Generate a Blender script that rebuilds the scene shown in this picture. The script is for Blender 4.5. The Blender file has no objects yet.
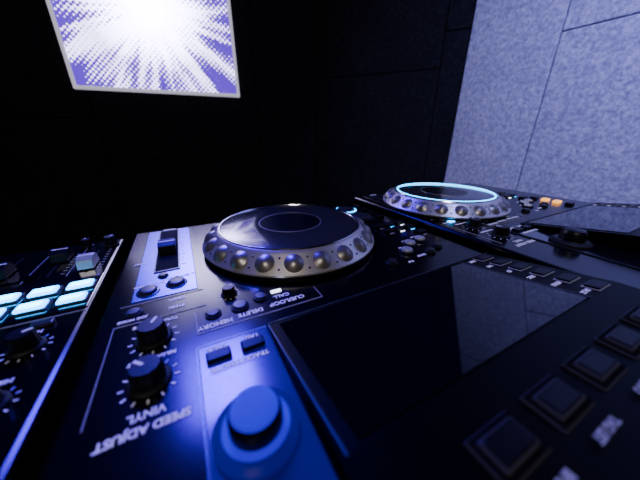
import bpy, math, random
from mathutils import Vector, Matrix
random.seed(4)
S=bpy.context.scene
COL=S.collection
DECK=1.02      # height of player top plates
TABLE=0.905
# ------------------------------------------------------------------ materials
def mat(name,col=(.1,.1,.1),rough=.5,metal=0,spec=.5,coat=0,emi=None,es=0,bump=None,speck=None,coatr=.05):
    m=bpy.data.materials.new(name); m.use_nodes=True
    nt=m.node_tree; b=nt.nodes["Principled BSDF"]
    b.inputs["Base Color"].default_value=(*col,1)
    b.inputs["Roughness"].default_value=rough
    b.inputs["Metallic"].default_value=metal
    b.inputs["Specular IOR Level"].default_value=spec
    b.inputs["Coat Weight"].default_value=coat
    b.inputs["Coat Roughness"].default_value=coatr
    if emi:
        b.inputs["Emission Color"].default_value=(*emi,1); b.inputs["Emission Strength"].default_value=es
    tc=nt.nodes.new("ShaderNodeTexCoord")
    if speck:
        sc,c2,amt=speck
        n=nt.nodes.new("ShaderNodeTexNoise"); n.inputs["Scale"].default_value=sc; n.inputs["Detail"].default_value=4
        nt.links.new(tc.outputs["Object"],n.inputs["Vector"])
        r=nt.nodes.new("ShaderNodeValToRGB"); r.color_ramp.elements[0].position=.5-amt; r.color_ramp.elements[1].position=.5+amt
        r.color_ramp.elements[0].color=(*col,1); r.color_ramp.elements[1].color=(*c2,1)
        nt.links.new(n.outputs["Fac"],r.inputs["Fac"]); nt.links.new(r.outputs["Color"],b.inputs["Base Color"])
    if bump:
        n=nt.nodes.new("ShaderNodeTexNoise"); n.inputs["Scale"].default_value=bump[0]; n.inputs["Detail"].default_value=6
        nt.links.new(tc.outputs["Object"],n.inputs["Vector"])
        bp=nt.nodes.new("ShaderNodeBump"); bp.inputs["Strength"].default_value=bump[1]; bp.inputs["Distance"].default_value=bump[2]
        nt.links.new(n.outputs["Fac"],bp.inputs["Height"]); nt.links.new(bp.outputs["Normal"],b.inputs["Normal"])
    return m
def felt(name,c1,c2,c3,mul=.35,sc=85):
    m=bpy.data.materials.new(name); m.use_nodes=True
    nt=m.node_tree; b=nt.nodes["Principled BSDF"]; b.inputs["Roughness"].default_value=.95
    b.inputs["Specular IOR Level"].default_value=.05
    tc=nt.nodes.new("ShaderNodeTexCoord")
    n1=nt.nodes.new("ShaderNodeTexNoise"); n1.inputs["Scale"].default_value=sc; n1.inputs["Detail"].default_value=10; n1.inputs["Roughness"].default_value=.85; n1.inputs["Distortion"].default_value=.15
    n2=nt.nodes.new("ShaderNodeTexNoise"); n2.inputs["Scale"].default_value=9; n2.inputs["Detail"].default_value=3
    for n in(n1,n2): nt.links.new(tc.outputs["Object"],n.inputs["Vector"])
    r=nt.nodes.new("ShaderNodeValToRGB"); e=r.color_ramp.elements
    e[0].position=.36; e[0].color=(*c1,1); e[1].position=.64; e[1].color=(*c3,1)
    k=e.new(.50); k.color=(*c2,1)
    nt.links.new(n1.outputs["Fac"],r.inputs["Fac"])
    mx=nt.nodes.new("ShaderNodeMix"); mx.data_type='RGBA'; mx.blend_type='MULTIPLY'; mx.inputs[0].default_value=mul
    nt.links.new(r.outputs["Color"],mx.inputs[6]); nt.links.new(n2.outputs["Fac"],mx.inputs[7])
    nt.links.new(mx.outputs[2],b.inputs["Base Color"])
    bp=nt.nodes.new("ShaderNodeBump"); bp.inputs["Strength"].default_value=.5; bp.inputs["Distance"].default_value=.003
    nt.links.new(n1.outputs["Fac"],bp.inputs["Height"]); nt.links.new(bp.outputs["Normal"],b.inputs["Normal"])
    return m
M={}
M['felt_dark']=felt("felt_black",(.006,.006,.008),(.012,.012,.015),(.028,.028,.034))
M['felt_light']=felt("felt_grey",(.19,.19,.30),(.44,.44,.57),(.82,.82,.92),.3,92)
M['gap']=mat("wall_gap",(.001,.001,.001),.9)
M['gaplight']=mat("wall_gap_grey",(.02,.02,.04),.9)
M['floor']=mat("floor_dark_carpet",(.006,.006,.007),.95,bump=(200,.5,.004),speck=(120,(.015,.015,.018),.15))
M['ceil']=mat("ceiling_paint",(.015,.015,.02),.9,bump=(60,.2,.002))
M['table']=mat("table_black_laminate",(.004,.004,.005),.45,bump=(120,.1,.0005))
M['body']=mat("black_shell",(.0015,.0015,.003),.17,spec=.40,bump=(900,.03,.0001))
M['housing']=mat("display_housing_black",(.0008,.0008,.0012),.40,spec=.07,bump=(900,.05,.0002))
M['panel']=mat("black_gloss_panel",(.003,.003,.008),.12,spec=.6,coat=.8,coatr=.08)
M['tempo']=mat("tempo_panel_painted_reflection",(.085,.012,.85),.22,metal=.9,bump=(700,.03,.0001))  # violet poster reflection painted into the base colour
M['glass']=mat("screen_glass",(.001,.001,.004),.04,spec=.50)
M['rubber']=mat("black_rubber",(.003,.003,.004),.55,spec=.25,bump=(600,.2,.0003))
M['knob']=mat("knob_black",(.003,.003,.004),.36,spec=.25)
M['silver']=mat("brushed_silver",(.54,.51,.48),.36,metal=.8,bump=(500,.1,.0002))
M['chrome']=mat("polished_rim",(.8,.8,.83),.15,metal=1)
M['edge']=mat("dim_metal_edge",(.09,.09,.15),.3,metal=.8)
M['dimple']=mat("dimple_metal",(.22,.205,.19),.36,metal=.75)
M['plate']=mat("jog_plate",(.085,.08,.10),.16,metal=.75,spec=.8,coat=.8,coatr=.06)
M['jogdisc']=mat("jog_inner",(.002,.002,.003),.22)
M['btn']=mat("button_grey",(.014,.014,.017),.35)
M['btnsil']=mat("button_silver",(.55,.55,.58),.3,metal=.6)
M['btnframe']=mat("button_frame",(.035,.035,.038),.4,metal=.1,spec=.12)
M['btnclear']=mat("button_smoke",(.004,.004,.005),.32,spec=.14)
M['ink']=mat("print_white",(.97,.97,.98),.5)
M['inkdim']=mat("print_grey",(.35,.35,.38),.5)
M['slot']=mat("slot_black",(.001,.001,.001),.8,spec=.1)
M['cyan']=mat("led_cyan",(.02,.3,.8),.4,emi=(.0,.36,1),es=10)
M['padcore']=mat("led_cyan_core",(.1,.7,1),.4,emi=(.04,.70,1),es=13)
M['cyandim']=mat("led_cyan_soft",(.05,.4,.8),.4,emi=(.02,.42,1),es=2.6)
M['rim_highlight']=mat("cyan_painted_highlight",(.05,.4,.8),.4,emi=(.03,.45,1),es=8)  # cyan wall-light highlight on the jog rim, painted as emission
M['white_led']=mat("led_white",(.9,.9,1),.4,emi=(.75,.85,1),es=4)
M['orange']=mat("led_orange",(1,.4,.05),.4,emi=(1,.42,.08),es=2)
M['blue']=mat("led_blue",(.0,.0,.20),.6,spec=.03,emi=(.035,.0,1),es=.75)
M['blueskirt']=mat("selector_skirt_painted_glow",(.0,.0,.08),.4,spec=.08,emi=(.035,.0,1),es=.14)  # blue glow around the knob put in as weak emission
M['bluepanel']=mat("select_panel_painted_glow",(.0,.0,.08),.18,spec=.55,coat=.4,coatr=.10,emi=(.05,.0,1),es=.08)  # blue light falling on the panel painted into colour and emission
M['frame']=mat("poster_frame_white",(.75,.74,.8),.4,emi=(.8,.76,.95),es=.55)
# ------------------------------------------------------------------ mesh helpers
def mesh(name,V,F,m,parent=None,bev=0,smooth=False,seg=2):
    me=bpy.data.meshes.new(name); me.from_pydata([tuple(v) for v in V],[],F); me.update()
    o=bpy.data.objects.new(name,me); COL.objects.link(o)
    me.materials.append(m)
    if parent: o.parent=parent
    if smooth:
        for p in me.polygons:p.use_smooth=True
        es=o.modifiers.new("es",'EDGE_SPLIT'); es.split_angle=math.radians(38)
    if bev:
        b=o.modifiers.new("bev",'BEVEL'); b.width=bev; b.segments=seg; b.limit_method='ANGLE'; b.angle_limit=math.radians(40)
    return o
BF=[(0,3,2,1),(4,5,6,7),(0,1,5,4),(1,2,6,5),(2,3,7,6),(3,0,4,7)]
def boxv(x0,x1,y0,y1,z0,z1):
    return [(x0,y0,z0),(x1,y0,z0),(x1,y1,z0),(x0,y1,z0),(x0,y0,z1),(x1,y0,z1),(x1,y1,z1),(x0,y1,z1)]
def box(name,p,m,x0,x1,y0,y1,z0,z1,bev=0,seg=2):
    return mesh(name,boxv(x0,x1,y0,y1,z0,z1),BF,m,p,bev,seg=seg)
def cbox(name,p,m,x,y,w,d,z0,z1,bev=0): return box(name,p,m,x-w/2,x+w/2,y-d/2,y+d/2,z0,z1,bev)
def boxes(name,p,m,lst,bev=0):
    V=[];F=[]
    for b in lst:
        k=len(V); V+=boxv(*b); F+=[tuple(i+k for i in f) for f in BF]
    return mesh(name,V,F,m,p,bev)
def prism(name,p,m,x0,x1,pts,bev=0):
    n=len(pts); V=[(x0,a,b) for a,b in pts]+[(x1,a,b) for a,b in pts]
    F=[tuple(range(n)),tuple(range(2*n-1,n-1,-1))]+[(i,i+n,(i+1)%n+n,(i+1)%n) for i in range(n)]
    return mesh(name,V,F,m,p,bev)
def lathe(name,p,m,x,y,z,prof,seg=48,cap=True):
    V=[];F=[]
    for r,h in prof:
        for i in range(seg):
            a=2*math.pi*i/seg; V.append((x+r*math.cos(a),y+r*math.sin(a),z+h))
    for j in range(len(prof)-1):
        for i in range(seg):
            k=(i+1)%seg; F.append((j*seg+i,j*seg+k,(j+1)*seg+k,(j+1)*seg+i))
    if cap:
        if prof[-1][0]>0: F.append(tuple((len(prof)-1)*seg+i for i in range(seg)))
        if prof[0][0]>0: F.append(tuple(reversed(range(seg))))
    return mesh(name,V,F,m,p,smooth=True)
def text(s,p,x,y,z,size=.006,m=None,rot=math.pi,tilt=0):
    c=bpy.data.curves.new("t",'FONT'); c.body=s; c.size=size; c.align_x='CENTER'; c.align_y='CENTER'; c.extrude=.00008; c.offset=.00016
    o=bpy.data.objects.new("t",c); COL.objects.link(o)
    dg=bpy.context.evaluated_depsgraph_get(); dg.update()
    me=bpy.data.meshes.new_from_object(o.evaluated_get(dg)); bpy.data.objects.remove(o)
    me.materials.clear(); me.materials.append(m or M['ink'])
    o=bpy.data.objects.new("label_"+s.lower().replace(' ','_').replace('/','_'),me); COL.objects.link(o); o.parent=p
    o.location=(x,y,z); o.rotation_euler=(tilt,0,rot)
    return o
def knob(p,x,y,z,r,h,ang=2.0,ticks=False,mt=None):
    lathe("knob_skirt",p,M['rubber'],x,y,z,[(r*1.25,0),(r*1.25,h*.12),(r*1.08,h*.2)],32)
    seg=48;V=[];F=[]
    prof=[(r,h*.15),(r*.93,h*.8),(r*.85,h)]
    for rr,hh in prof:
        for i in range(seg):
            a=2*math.pi*i/seg; q=rr*(1-.05*(i%4<2)); V.append((x+q*math.cos(a),y+q*math.sin(a),z+hh))
    for j in range(2):
        for i in range(seg):
            k=(i+1)%seg; F.append((j*seg+i,j*seg+k,(j+1)*seg+k,(j+1)*seg+i))
    F.append(tuple(2*seg+i for i in range(seg)))
    mesh("knob_grip",V,F,mt or M['knob'],p,bev=0)
    c,s=math.cos(ang),math.sin(ang); w=r*.09
    V=[(x+c*r*.15-s*w,y+s*r*.15+c*w,z+h+.0002),(x+c*r*.15+s*w,y+s*r*.15-c*w,z+h+.0002),(x+c*r*.84+s*w,y+s*r*.84-c*w,z+h+.0002),(x+c*r*.84-s*w,y+s*r*.84+c*w,z+h+.0002)]
    V+= [(a,b,d-.0006) for a,b,d in V]
    mesh("knob_pointer",V,[(0,1,2,3),(7,6,5,4),(0,4,5,1),(1,5,6,2),(2,6,7,3),(3,7,4,0)],M['ink'],p)
    if ticks:
        V=[];F=[]
        for i in range(11):
            a=-math.pi/2+math.radians(35)+math.radians(290)*i/10+math.pi
            q=r*1.55; cx,cy=x+q*math.cos(a),y+q*math.sin(a); k=len(V)
            c,s=math.cos(a),math.sin(a); L=r*.15;w=r*.05
            for dl,dw in((-L,-w),(L,-w),(L,w),(-L,w)): V.append((cx+c*dl-s*dw,cy+s*dl+c*dw,z+.0003))
            F.append((k,k+1,k+2,k+3))
        mesh("knob_scale",V,F,M['ink'],p)
def rbtn(p,x,y,z,r,h,m,led=None):
    lathe("button_bezel",p,M['rubber'],x,y,z,[(r*1.35,0),(r*1.35,h*.4),(r*1.2,h*.5)],32)
    if led: lathe("button_led_ring",p,led,x,y,z,[(r*1.18,h*.45),(r*1.18,h*.62),(r*1.05,h*.62)],32)
    lathe("button_cap",p,m,x,y,z,[(r,0),(r,h*.8),(r*.92,h),(r*.6,h*1.03)],32)
# ------------------------------------------------------------------ jog wheel
def jog(p,x,y,R=1.0,led=False):
    s=R
    lathe("jog_base",p,M['rubber'],x,y,0,[(.1010*s,0),(.1010*s,.004),(.1025*s,.0060)],96)
    lathe("jog_ring",p,M['silver'],x,y,0,[(.1015*s,.0040),(.1035*s,.0055),(.1035*s,.0070),(.1018*s,.0085),(.0880*s,.0210),(.086*s,.0228),(.0835*s,.0240),(.082*s,.0240)],128)
    lathe("jog_bright_rim",p,M['chrome'],x,y,0,[(.0845*s,.0236),(.0840*s,.0247),(.0825*s,.0247),(.082*s,.0238)],128)
    lathe("jog_plate",p,M['plate'],x,y,0,[(.0822*s,.018),(.0822*s,.0240),(.081*s,.0244),(.041*s,.0244)],128)
    lathe("jog_center_rim",p,M['dimple'],x,y,0,[(.0385*s,.0240),(.0382*s,.0248),(.0372*s,.0248),(.0370*s,.0243)],96)
    lathe("jog_center",p,M['jogdisc'],x,y,0,[(.0371*s,.022),(.0371*s,.0246),(.012*s,.0247)],96)
    slope=math.atan2(.0125,.0138); N=22
    V=[];F=[]; V2=[];F2=[];V3=[];F3=[]
    def disc(VV,FF,a,rad,zz,rr,bul,segs=20,rings=4):
        n=Vector((math.sin(slope),0,math.cos(slope))); t=Vector((-math.cos(slope),0,math.sin(slope))); b=Vector((0,1,0))
        c=Vector((rad,0,zz)); R3=Matrix.Rotation(a,3,'Z'); k=len(VV)
        for j in range(rings+1):
            f=j/rings; q=rr*(1-f)+1e-5; h=bul*math.sin(f*math.pi/2)
            for i in range(segs):
                th=2*math.pi*i/segs; P=c+n*h+t*(q*math.cos(th))+b*(q*math.sin(th))
                P=R3@P; VV.append((x+P.x,y+P.y,P.z))
        for j in range(rings):
            for i in range(segs):
                i2=(i+1)%segs; FF.append((k+j*segs+i,k+j*segs+i2,k+(j+1)*segs+i2,k+(j+1)*segs+i))
    rm=.0949*s; zm=.01475
    for i in range(N):
        a=2*math.pi*(i+.3)/N
        disc(V2,F2,a,rm+.0002,zm+.0002,.0099*s,.0004)
        disc(V,F,a,rm+.0003,zm+.0003,.0092*s,.0036,28,7)
        a2=a+math.pi/N
        for dr in(-.0055,.0055):
            disc(V3,F3,a2,rm+.0003+dr*.75,zm+.0003-dr*.67,.0011*s,.0005,10,2)
    mesh("jog_dimple_lips",V2,F2,M['silver'],p,smooth=True)
    mesh("jog_dimples",V,F,M['dimple'],p,smooth=True)
    mesh("jog_grip_dots",V3,F3,M['jogdisc'],p,smooth=True)
    if led:
        lathe("jog_painted_highlight",p,M['rim_highlight'],x,y,0,[(.0800*s,.0243),(.0800*s,.0251),(.0780*s,.0251),(.0780*s,.0243)],96,cap=False)
def fader(p,x,y,L,val,axis='v',w=.0022,cap=M['knob']):
    cbox("fader_slot",p,M['slot'],x,y,w,L,.0002,.0010)
    q=y+val*L
    prism("fader_cap",p,cap,x-.0065,x+.0065,[(q-.011,.001),(q+.011,.001),(q+.009,.009),(q+.003,.0125),(q,.0115),(q-.003,.0125),(q-.009,.009)],.0006)
    cbox("fader_line",p,M['ink'],x,q,.013,.0012,.0112,.0120)
# ------------------------------------------------------------------ player
AZ=math.radians(27.6)
def empty(name,loc,rz):
    e=bpy.data.objects.new(name,None); COL.objects.link(e); e.empty_display_size=.05
    e.location=loc; e.rotation_euler=(0,0,rz); return e
def zs(v): # display housing top
    if v>-.215: return .002+(.016)*(-.118-v)/.097
    return .018+.003*min(1,(-.215-v)/.05)
def player(loc,u0,u1,v0,v1,foot,R,jx,jy,rimhl,selcap,selskirt):
    p=empty("dj_media_player",loc,AZ)
    near=selcap is M['blue']
    box("chassis",p,M['body'],u0,u1,v0,v1,-.100,0,.004,3)
    box("lower_trim",p,M['silver'],u0-.0004,u1+.0004,v0-.0004,v1+.0004,-.062,-.059)
    for fx in(u0+.03,u1-.03):
        for fy in(v0+.03,v1-.03):
            lathe("foot",p,M['rubber'],fx,fy,foot,[(.014,0),(.016,-foot-.1)],24)
    jog(p,jx,jy,R,rimhl)
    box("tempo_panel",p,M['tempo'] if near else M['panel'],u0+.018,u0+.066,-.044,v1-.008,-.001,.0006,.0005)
    tx=u0+.042
    box("tempo_recess",p,M['slot'],tx-.010,tx+.010,.004,v1-.014,0,.0009)
    boxes("tempo_recess_frame",p,M['edge'],[(tx-.0112,tx-.010,.003,v1-.013,0,.0016),(tx+.010,tx+.0112,.003,v1-.013,0,.0016),(tx-.0112,tx+.0112,.0018,.003,0,.0016),(tx-.0112,tx+.0112,v1-.013,v1-.0118,0,.0016)])
    q=.056
    prism("tempo_cap",p,M['knob'],tx-.0085,tx+.0085,[(q-.013,.001),(q+.013,.001),(q+.011,.010),(q+.004,.013),(q,.0115),(q-.004,.013),(q-.011,.010)],.0006)
    cbox("tempo_cap_line",p,M['ink'],tx,q,.017,.0014,.0112,.0121)
    V=[]
    for i in range(13):
        yy=.012+i*(v1-.034)/12; w=.004 if i%3==0 else .0025
        V.append((tx+.0125,tx+.0125+w,yy-.0003,yy+.0003,.0005,.0009))
    boxes("tempo_scale",p,M['ink'],V)
    text("TEMPO",p,tx,v1-.0065,.0008,.0045)
    text("RESET",p,tx-.024,.03,.0008,.004)
    rbtn(p,tx-.003,-.0075,0,.0034,.003,M['btn'])
    for dx,dy,l in((.029,-.0315,"MASTER TEMPO"),(.050,-.027,"TEMPO RANGE")):
        lathe("oval_bezel",p,M['edge'],u0+dx,dy,0,[(.0086,0),(.0086,.0010),(.0078,.0014)],32)
        lathe("oval_button",p,M['btn'],u0+dx,dy,0,[(.0068,0),(.0068,.003),(.006,.0036),(.004,.0038)],32)
        text(l,p,u0+dx,dy+.0115,.0007,.0032)
    for i in range(4): cbox("range_led",p,M['cyandim'] if i==1 else M['inkdim'],u0+.050+i*.0045,-.014,.003,.0012,.0003,.0009)
    knob(p,u0+.037,-.0950,0,.0084,.012,1.1,True)
    knob(p,u0+.037,-.1300,0,.0084,.012,2.4,True)
    text("TOUCH/BRAKE",p,u0+.037,-.0780,.0004,.0040)
    text("RELEASE/START",p,u0+.037,-.1128,.0004,.0036)
    text("VINYL",p,u0+.037,-.1495,.0004,.0058); text("SPEED ADJUST",p,u0+.037,-.1570,.0004,.0058)
    rbtn(p,u0+.022,-.059,0,.0042,.003,M['btn']); text("JOG MODE",p,u0+.022,-.067,.0004,.0036)
    boxes("sync_outline",p,M['inkdim'],[(u0+.012,u0+.070,-.0475,-.0471,.0002,.0006),(u0+.012,u0+.070,-.0725,-.0721,.0002,.0006),(u0+.0118,u0+.0122,-.1460,-.0721,.0002,.0006)])
    text("VINYL",p,u0+.050,-.053,.0004,.0044); text("SYNC",p,u0+.050,-.064,.0004,.0044)
    knob(p,u0+.0884,-.0656,0,.0052,.0075,.6,True)
    rbtn(p,u0+.0737,-.0870,0,.0042,.0028,M['knob']); rbtn(p,u0+.0930,-.0870,0,.0050,.0032,M['btn'])
    text("MEMORY",p,u0+.0740,-.0990,.0004,.0056); text("DELETE",p,u0+.0985,-.0975,.0004,.0056)
    text("CUE/LOOP",p,u0+.128,-.096,.0004,.0060); text("CALL",p,u0+.126,-.0875,.0004,.0056)
    cbox("call_window",p,M['white_led'],u0+.124,-.0795,.0085,.0032,0,.0010)
    rbtn(p,u0+.110,-.0825,0,.0042,.003,M['btn'])
    boxes("cue_loop_outline",p,M['inkdim'],[(u0+.062,u0+.155,-.1045,-.1041,.0002,.0006),(u0+.062,u0+.0624,-.1041,-.080,.0002,.0006),(u0+.155,u0+.1554,-.1045,-.088,.0002,.0006)])
    if u1>.12:
        for (x,y,r,m) in((.0774,-.086,.0045,M['btn']),(.112,-.072,.0062,M['btnsil']),(.131,-.058,.0062,M['btnsil']),(.152,-.0536,.0062,M['btnsil']),(.154,-.078,.0045,M['btn']),(.135,-.085,.0045,M['btn'])):
            rbtn(p,x,y,0,r,.0045,m)
        text("LOOP",p,.120,-.086,.0004,.0048); text("IN",p,.113,-.0605,.0004,.004); text("OUT",p,.132,-.0475,.0004,.004); text("RELOOP",p,.155,-.043,.0004,.004); text("SLIP",p,.098,-.092,.0004,.0044)
        for k,(x,y) in enumerate(((.138,-.012),(.157,-.012),(.138,.008),(.157,.008),(.176,.008),(.176,-.012),(.174,-.035))):
            cbox("hot_cue_button",p,M['btnclear'],x,y,.015,.011,0,.004,.001)
            cbox("hot_cue_led",p,M['white_led'] if k in(1,4) else (M['cyandim'] if k in(3,5) else M['inkdim']),x,y-.008,.007,.0012,0,.0008)
        for k,(x,y,led) in enumerate(((.142,.056,M['orange']),(.142,.100,M['cyan']))):
            rbtn(p,x,y,0,.0155,.005,M['btn'],led if k else None)
        for x,y in((.170,.045),(.170,.065),(.170,.085),(.170,.105)): cbox("track_search",p,M['btnclear'],x,y,.014,.008,0,.0035,.001)
        text("PLAY/PAUSE",p,.142,.1225,.0004,.0040); text("CUE",p,.142,.0775,.0004,.0045)
    # display housing
    r0=u0+.106; r1=u1-.003
    pts=[(-.118,-.002),(-.118,.002),(-.215,.018),(v0+.006,.021),(v0+.006,-.002)]
    prism("display_housing",p,M['housing'],r0,r1,pts,.0012)
    prism("display_edge_left",p,M['edge'],r0-.0007,r0,[(-.119,.0016),(-.119,.0024),(-.2155,.0184),(-.2155,.0174)])
    prism("display_edge_front",p,M['edge'],r0,r1,[(-.1172,.0004),(-.1172,.0022),(-.1184,.0026),(-.1184,.0004)])
    sc1=r1-.048
    prism("display_screen",p,M['glass'],r0+.006,sc1,[(-.123,zs(-.123)-.001),(-.123,zs(-.123)+.0007),(-.213,zs(-.213)+.0007),(-.213,zs(-.213)-.001)])
    prism("display_side_edge",p,M['edge'],sc1,sc1+.0008,[(-.121,zs(-.121)-.001),(-.121,zs(-.121)+.0011),(-.214,zs(-.214)+.0011),(-.214,zs(-.214)-.001)])
    for i in range(6):
        y=-.126-i*.0165; x=r1-.020
        prism("source_button",p,M['btnclear'],x-.0085,x+.0085,[(y+.0045,zs(y+.0045)-.001),(y+.0045,zs(y+.0045)+.002),(y-.0045,zs(y-.0045)+.002),(y-.0045,zs(y-.0045)-.001)],.0006)
        prism("source_button_rim",p,M['inkdim'],x-.0093,x+.0093,[(y+.0053,zs(y+.0053)-.001),(y+.0053,zs(y+.0053)+.0004),(y-.0053,zs(y-.0053)+.0004),(y-.0053,zs(y-.0053)-.001)])
        text(("LINK","USB","SD","DISC","MENU","BACK")[i],p,r1-.038,y,zs(y)+.0006,.0042)
    x=r0+.051;k=0
    while x<r1-.02:
        zz=zs(-.24)
        cbox("browse_button_frame",p,M['btnframe'],x,-.240,.0260,.0160,zz-.001,zz+.0009,.0006)
        cbox("browse_button_gap",p,M['slot'],x,-.240,.0246,.0146,zz-.001,zz+.0013)
        cbox("browse_button",p,M['btnframe'],x,-.240,.0205,.0110,zz-.001,zz+.0030,.0010)
        cbox("browse_button_top",p,M['btnclear'],x,-.240,.0185,.0090,zz,zz+.0036,.0008)
        text(("BROWSE","TAG LIST","INFO","MENU","SEARCH")[k%5],p,x,-.2540,zz+.0026,.0042,M['inkdim'])
        x+=.0365;k+=1
    # rotary selector area
    a0=u0+.061; a1=r0-.002
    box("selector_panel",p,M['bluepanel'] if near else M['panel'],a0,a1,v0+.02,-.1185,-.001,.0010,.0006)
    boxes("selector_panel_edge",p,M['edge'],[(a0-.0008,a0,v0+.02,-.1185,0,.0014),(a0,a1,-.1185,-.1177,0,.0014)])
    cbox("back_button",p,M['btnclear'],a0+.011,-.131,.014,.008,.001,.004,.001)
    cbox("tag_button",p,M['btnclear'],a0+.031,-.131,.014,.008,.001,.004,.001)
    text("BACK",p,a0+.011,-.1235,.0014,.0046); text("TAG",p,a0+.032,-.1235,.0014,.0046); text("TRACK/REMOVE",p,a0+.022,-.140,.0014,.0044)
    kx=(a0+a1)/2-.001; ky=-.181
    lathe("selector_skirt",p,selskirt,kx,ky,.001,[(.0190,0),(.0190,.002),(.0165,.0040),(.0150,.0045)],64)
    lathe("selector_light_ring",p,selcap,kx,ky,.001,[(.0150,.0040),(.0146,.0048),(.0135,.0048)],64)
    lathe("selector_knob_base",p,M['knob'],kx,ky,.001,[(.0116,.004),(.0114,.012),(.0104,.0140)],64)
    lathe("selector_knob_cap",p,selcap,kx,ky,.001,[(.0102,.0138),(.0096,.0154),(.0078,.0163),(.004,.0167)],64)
    return p
J1=Vector((-.035,.274,0)); J2=Vector((.2235,.4403,0))
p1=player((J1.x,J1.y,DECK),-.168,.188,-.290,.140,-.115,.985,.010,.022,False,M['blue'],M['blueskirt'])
p2=player((J2.x,J2.y,DECK+.008),-.108,.250,-.300,.130,-.123,.97,-.008,.006,True,M['knob'],M['rubber'])
cbox("painted_cyan_glint",p2,M['cyan'],-.076,-.066,.012,.005,0,.0012)  # cyan light reflection beside the jog, painted as a glowing tile
for i in range(4):
    cbox("performance_pad",p2,M['orange'] if i in(1,2) else M['btnclear'],.190,-.10+i*.018,.013,.010,0,.0045,.001)
# ------------------------------------------------------------------ mixer (left)
mx=empty("dj_mixer",(J1.x,J1.y,DECK),AZ)
m0,m1=-.500,-.176
box("chassis",mx,M['body'],m0,m1,-.290,.128,-.100,0,.004,3)
for fx in(m0+.03,m1-.03):
    for fy in(-.26,.10): lathe("foot",mx,M['rubber'],fx,fy,-.115,[(.014,0),(.016,.015)],24)
box("effect_panel",mx,M['panel'],-.300,-.179,-.032,.026,-.001,.0008,.0006)
for i in range(5):
    for j in range(2):
        x=-.191-i*.0236; y=-.0175+j*.0225
        cbox("pad_frame",mx,M['rubber'],x,y,.0205,.0155,0,.0022,.0012)
        cbox("performance_pad",mx,M['cyan'],x,y,.0175,.0115,.0010,.0042,.0016)
        cbox("performance_pad_core",mx,M['padcore'],x,y,.0130,.0070,.0040,.0045,.0006)
fader(mx,-.196,.066,.055,-.25,'v',cap=M['btnsil'])
fader(mx,-.224,.066,.055,.30,'v')
for x in(-.262,-.30,-.34,-.38): fader(mx,x,.075,.06,random.uniform(-.4,.4),'v')
knob(mx,-.186,.104,0,.006,.012,1)
knob(mx,-.210,.112,0,.005,.010,2)
cbox("effect_display",mx,M['glass'],-.243,.045,.024,.010,0,.0012)
boxes("channel_lines",mx,M['inkdim'],[(-.2095,-.2091,.035,.122,.0002,.0006),(-.2405,-.2401,.035,.122,.0002,.0006),(-.262,-.179,-.0365,-.0361,.0002,.0006)])
for i in range(8):
    for x in(-.196,-.224): boxes("fader_scale",mx,M['inkdim'],[(x+.009,x+.012,.042+i*.007-.0002,.042+i*.007+.0002,.0002,.0006)])
for r_ in range(5):
    for c_ in range(6):
        x=-.200-c_*.047; y=-.068-r_*.043
        knob(mx,x,y,0,.0070,.012,random.uniform(0,6),True)
        text(("HI","MID","LOW","COLOR","TRIM")[r_],mx,x,y+.016,.0004,.0045)
for i in range(5):
    cbox("cue_button",mx,M['btn'],-.200-i*.047,-.045,.012,.006,0,.003,.0008)
for x,y in((-.222,-.080),(-.222,-.123)): cbox("status_led",mx,M['cyandim'],x,y,.004,.004,0,.001)
for c_ in range(3):
    for k in range(10):
        cbox("level_meter",mx,M['inkdim'],-.320-c_*.04,-.02+k*.006,.005,.003,0,.0008)
# ------------------------------------------------------------------ table
t=empty("dj_table",(J1.x,J1.y,0),AZ)
box("table_top",t,M['table'],-.62,.72,-.34,.26,TABLE-.04,TABLE,.004)
boxes("table_legs",t,M['table'],[(x,x+.05,y,y+.05,0,TABLE-.04) for x in(-.60,.65) for y in(-.32,.19)],.003)
box("modesty_panel",t,M['table'],-.55,.65,.20,.22,.25,TABLE-.04)
# ------------------------------------------------------------------ room
H=2.6
C1=Vector((-.025,1.40)); dL=Vector((.9205,.3907)); dB=Vector((.913,-.407)).normalized(); dR=Vector((.545,-.839)).normalized()
C2=C1+dB*.626; C0=C1-dL*2.6; C3=C2+dR*2.4; C4=Vector((C3.x,-2.3)); C5=Vector((C0.x,-2.3))
def wall(name,A,B,panels,mt,gap='gap'):
    d=(B-A); L=d.length; d.normalize(); n=Vector((d.y,-d.x))
    V=[];F=[];mi=[]
    def slab(s0,s1,z0,z1,t0,t1,k):
        b=len(V)
        for (s,t_,z) in((s0,t0,z0),(s1,t0,z0),(s1,t1,z0),(s0,t1,z0),(s0,t0,z1),(s1,t0,z1),(s1,t1,z1),(s0,t1,z1)):
            P=A+d*s+n*t_; V.append((P.x,P.y,z))
        for f in BF: F.append(tuple(i+b for i in f)); mi.append(k)
    slab(-.0,L,0,H,-.12,-.02,1)
    for (s0,s1,z0,z1) in panels: slab(s0,s1,z0,z1,-.02,0,0)
    o=mesh(name,V,F,mt)
    o.data.materials.append(M[gap])
    for p_,k in zip(o.data.polygons,mi): p_.material_index=k
    b=o.modifiers.new("bev",'BEVEL'); b.width=.003; b.segments=2; b.limit_method='ANGLE'
    return o
g=.0014
def grid(ss,zz):
    out=[]
    for i in range(len(ss)-1):
        z_=zz[i] if isinstance(zz[0],list) else zz
        for j in range(len(z_)-1): out.append((ss[i]+g,ss[i+1]-g,z_[j]+g,z_[j+1]-g))
    return out
L0=2.6
wall("wall_left",C0,C1,grid([0,.4,1.02,L0-.884,L0-.28,L0],[[0,.6,1.2,1.8,H],[0,.75,1.35,1.95,H],[0,.6,1.2,1.8,H],[0,1.05,1.9,H],[0,.62,1.22,1.84,H]]),M['felt_dark'])
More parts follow.
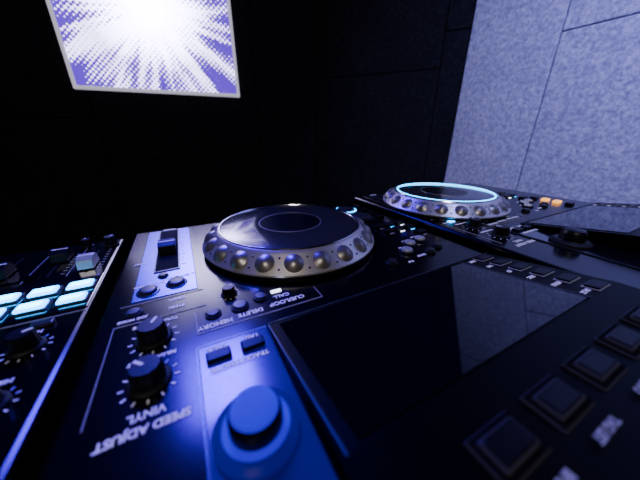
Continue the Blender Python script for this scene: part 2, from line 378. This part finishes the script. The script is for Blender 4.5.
wall("wall_back",C1,C2,grid([0,.54,.626],[[0,.78,1.383,1.98,H],[0,.9,1.5,2.1,H]]),M['felt_dark'])
wall("wall_right",C2,C3,grid([0,.277,.88,1.48,2.08,2.4],[[0,.6,1.7,H],[0,.82,1.418,2.02,H],[0,.6,1.2,1.8,H],[0,.82,1.42,2.02,H],[0,.6,1.2,1.8,H]]),M['felt_light'],'gaplight')
wall("wall_side",C3,C4,grid([0,.8,(C4-C3).length],[0,1.2,H]),M['felt_dark'])
wall("wall_rear",C4,C5,grid([0,1.2,2.4,(C5-C4).length],[0,1.2,H]),M['felt_dark'])
wall("wall_far_left",C5,C0,grid([0,1.2,(C0-C5).length],[0,1.2,H]),M['felt_dark'])
poly=[C0,C1,C2,C3,C4,C5]
def slabpoly(name,z0,z1,m):
    cen=sum((Vector((q.x,q.y)) for q in poly),Vector((0,0)))/6
    pp=[cen+(q-cen)*1.06 for q in poly]
    V=[(q.x,q.y,z0) for q in pp]+[(q.x,q.y,z1) for q in pp]; n=6
    F=[tuple(range(n)),tuple(range(2*n-1,n-1,-1))]+[(i,i+n,(i+1)%n+n,(i+1)%n) for i in range(n)]
    return mesh(name,V,F,m)
slabpoly("floor",-.1,0,M['floor']); slabpoly("ceiling",H,H+.1,M['ceil'])
# ------------------------------------------------------------------ illuminated poster
CAMZ=DECK+.122
pa=math.atan2(dL.y,dL.x)
bl=Vector((-.869,1.045)); br=Vector((-.348,1.265)); mid=(bl+br)/2
nin=Vector((dL.y,-dL.x))
dist=(mid-C1).dot(nin); mid=mid-nin*dist+nin*.001
W=.560; Hh=.60
po=empty("illuminated_poster",(mid.x,mid.y,CAMZ+.150),pa)
pm=bpy.data.materials.new("halftone_burst_print"); pm.use_nodes=True
nt=pm.node_tree; N=nt.nodes; Lk=nt.links; b=N["Principled BSDF"]
tc=N.new("ShaderNodeTexCoord"); sp=N.new("ShaderNodeSeparateXYZ"); Lk.new(tc.outputs["Object"],sp.inputs[0])
def mth(op,a,b_=None,c=None):
    n=N.new("ShaderNodeMath"); n.operation=op
    for i,v in enumerate((a,b_,c)):
        if v is None: continue
        if isinstance(v,(int,float)): n.inputs[i].default_value=v
        else: Lk.new(v,n.inputs[i])
    return n.outputs[0]
X=sp.outputs[0]; Z=mth('SUBTRACT',sp.outputs[2],.265)
r=mth('SQRT',mth('ADD',mth('MULTIPLY',X,X),mth('MULTIPLY',Z,Z)))
rs=mth('MAXIMUM',r,.001)
cx=mth('DIVIDE',X,rs); cz=mth('DIVIDE',Z,rs)
cmb=N.new("ShaderNodeCombineXYZ"); Lk.new(cx,cmb.inputs[0]); Lk.new(cz,cmb.inputs[1]); Lk.new(mth('MULTIPLY',r,.6),cmb.inputs[2])
nz=N.new("ShaderNodeTexNoise"); nz.inputs["Scale"].default_value=6.5; nz.inputs["Detail"].default_value=3; Lk.new(cmb.outputs[0],nz.inputs["Vector"])
ray=mth('MULTIPLY',mth('SUBTRACT',nz.outputs["Fac"],.5),3.4)
c=.0175
dots=mth('ADD',mth('MULTIPLY',mth('MULTIPLY',mth('COSINE',mth('MULTIPLY',X,2*math.pi/c)),mth('COSINE',mth('MULTIPLY',Z,2*math.pi/c))),.5),.5)
I=mth('ADD',mth('SUBTRACT',mth('MULTIPLY',r,3.7),.34),mth('MULTIPLY',ray,mth('MINIMUM',mth('MULTIPLY',r,6),1)))
msk=mth('MULTIPLY_ADD',mth('SUBTRACT',I,mth('SUBTRACT',1.0,dots)),6.0,.5)
cl=N.new("ShaderNodeClamp"); Lk.new(msk,cl.inputs[0])
mxn=N.new("ShaderNodeMix"); mxn.data_type='RGBA'
mxn.inputs[6].default_value=(.58,.52,1,1); mxn.inputs[7].default_value=(.028,.007,.16,1)
Lk.new(cl.outputs[0],mxn.inputs[0])
Lk.new(mxn.outputs[2],b.inputs["Emission Color"]); 
core=mth('MAXIMUM',mth('SUBTRACT',1.0,mth('MULTIPLY',r,5)),0.0)
Lk.new(mth('MULTIPLY_ADD',core,26.0,6.0),b.inputs["Emission Strength"])
b.inputs["Base Color"].default_value=(.03,.02,.06,1); b.inputs["Roughness"].default_value=.4
box("poster_print",po,pm,-W/2+.010,W/2-.010,-.0185,-.004,.010,Hh-.010)
boxes("poster_frame",po,M['frame'],[(-W/2,W/2,-.022,-.001,0,.011),(-W/2,W/2,-.022,-.001,Hh-.011,Hh),(-W/2,-W/2+.011,-.022,-.001,.011,Hh-.011),(W/2-.011,W/2,-.022,-.001,.011,Hh-.011)],.001)
# ------------------------------------------------------------------ lights
def area(name,loc,tgt,sx,sy,col,e,spread=180):
    l=bpy.data.lights.new(name,'AREA'); l.shape='RECTANGLE'; l.size=sx; l.size_y=sy; l.color=col; l.energy=e; l.spread=math.radians(spread)
    o=bpy.data.objects.new(name,l); COL.objects.link(o); o.location=loc
    o.rotation_euler=(Vector(tgt)-Vector(loc)).to_track_quat('-Z','Y').to_euler(); return o
area("led_wash_light",(.45,.05,2.25),(.90,.62,1.45),.25,.25,(.30,.32,1.0),10.5,95)
area("blue_reflection_fill",(-.53,.98,2.08),(-.16,.20,1.0),.34,.36,(.055,.0,1.0),1.9,36)  # added unseen light, placed so its violet reflection lands on the deck
area("warm_jog_fill",(-.1,-1.0,2.2),(.0,.3,1.0),.4,.4,(1.0,.90,.84),4.5,120)  # fill added behind the camera to brighten the jog rings
w=bpy.data.worlds.new("world"); S.world=w; w.use_nodes=True
w.node_tree.nodes["Background"].inputs[0].default_value=(.1,.12,.3,1); w.node_tree.nodes["Background"].inputs[1].default_value=.01
# ------------------------------------------------------------------ camera
cd=bpy.data.cameras.new("camera"); co=bpy.data.objects.new("camera",cd); COL.objects.link(co)
cd.sensor_width=36; cd.lens=14.4; cd.clip_start=.005
co.location=(0,0,CAMZ); co.rotation_euler=(math.radians(90-22.3),0,0)
cd.dof.use_dof=True; cd.dof.focus_distance=.28; cd.dof.aperture_fstop=4.6
S.camera=co
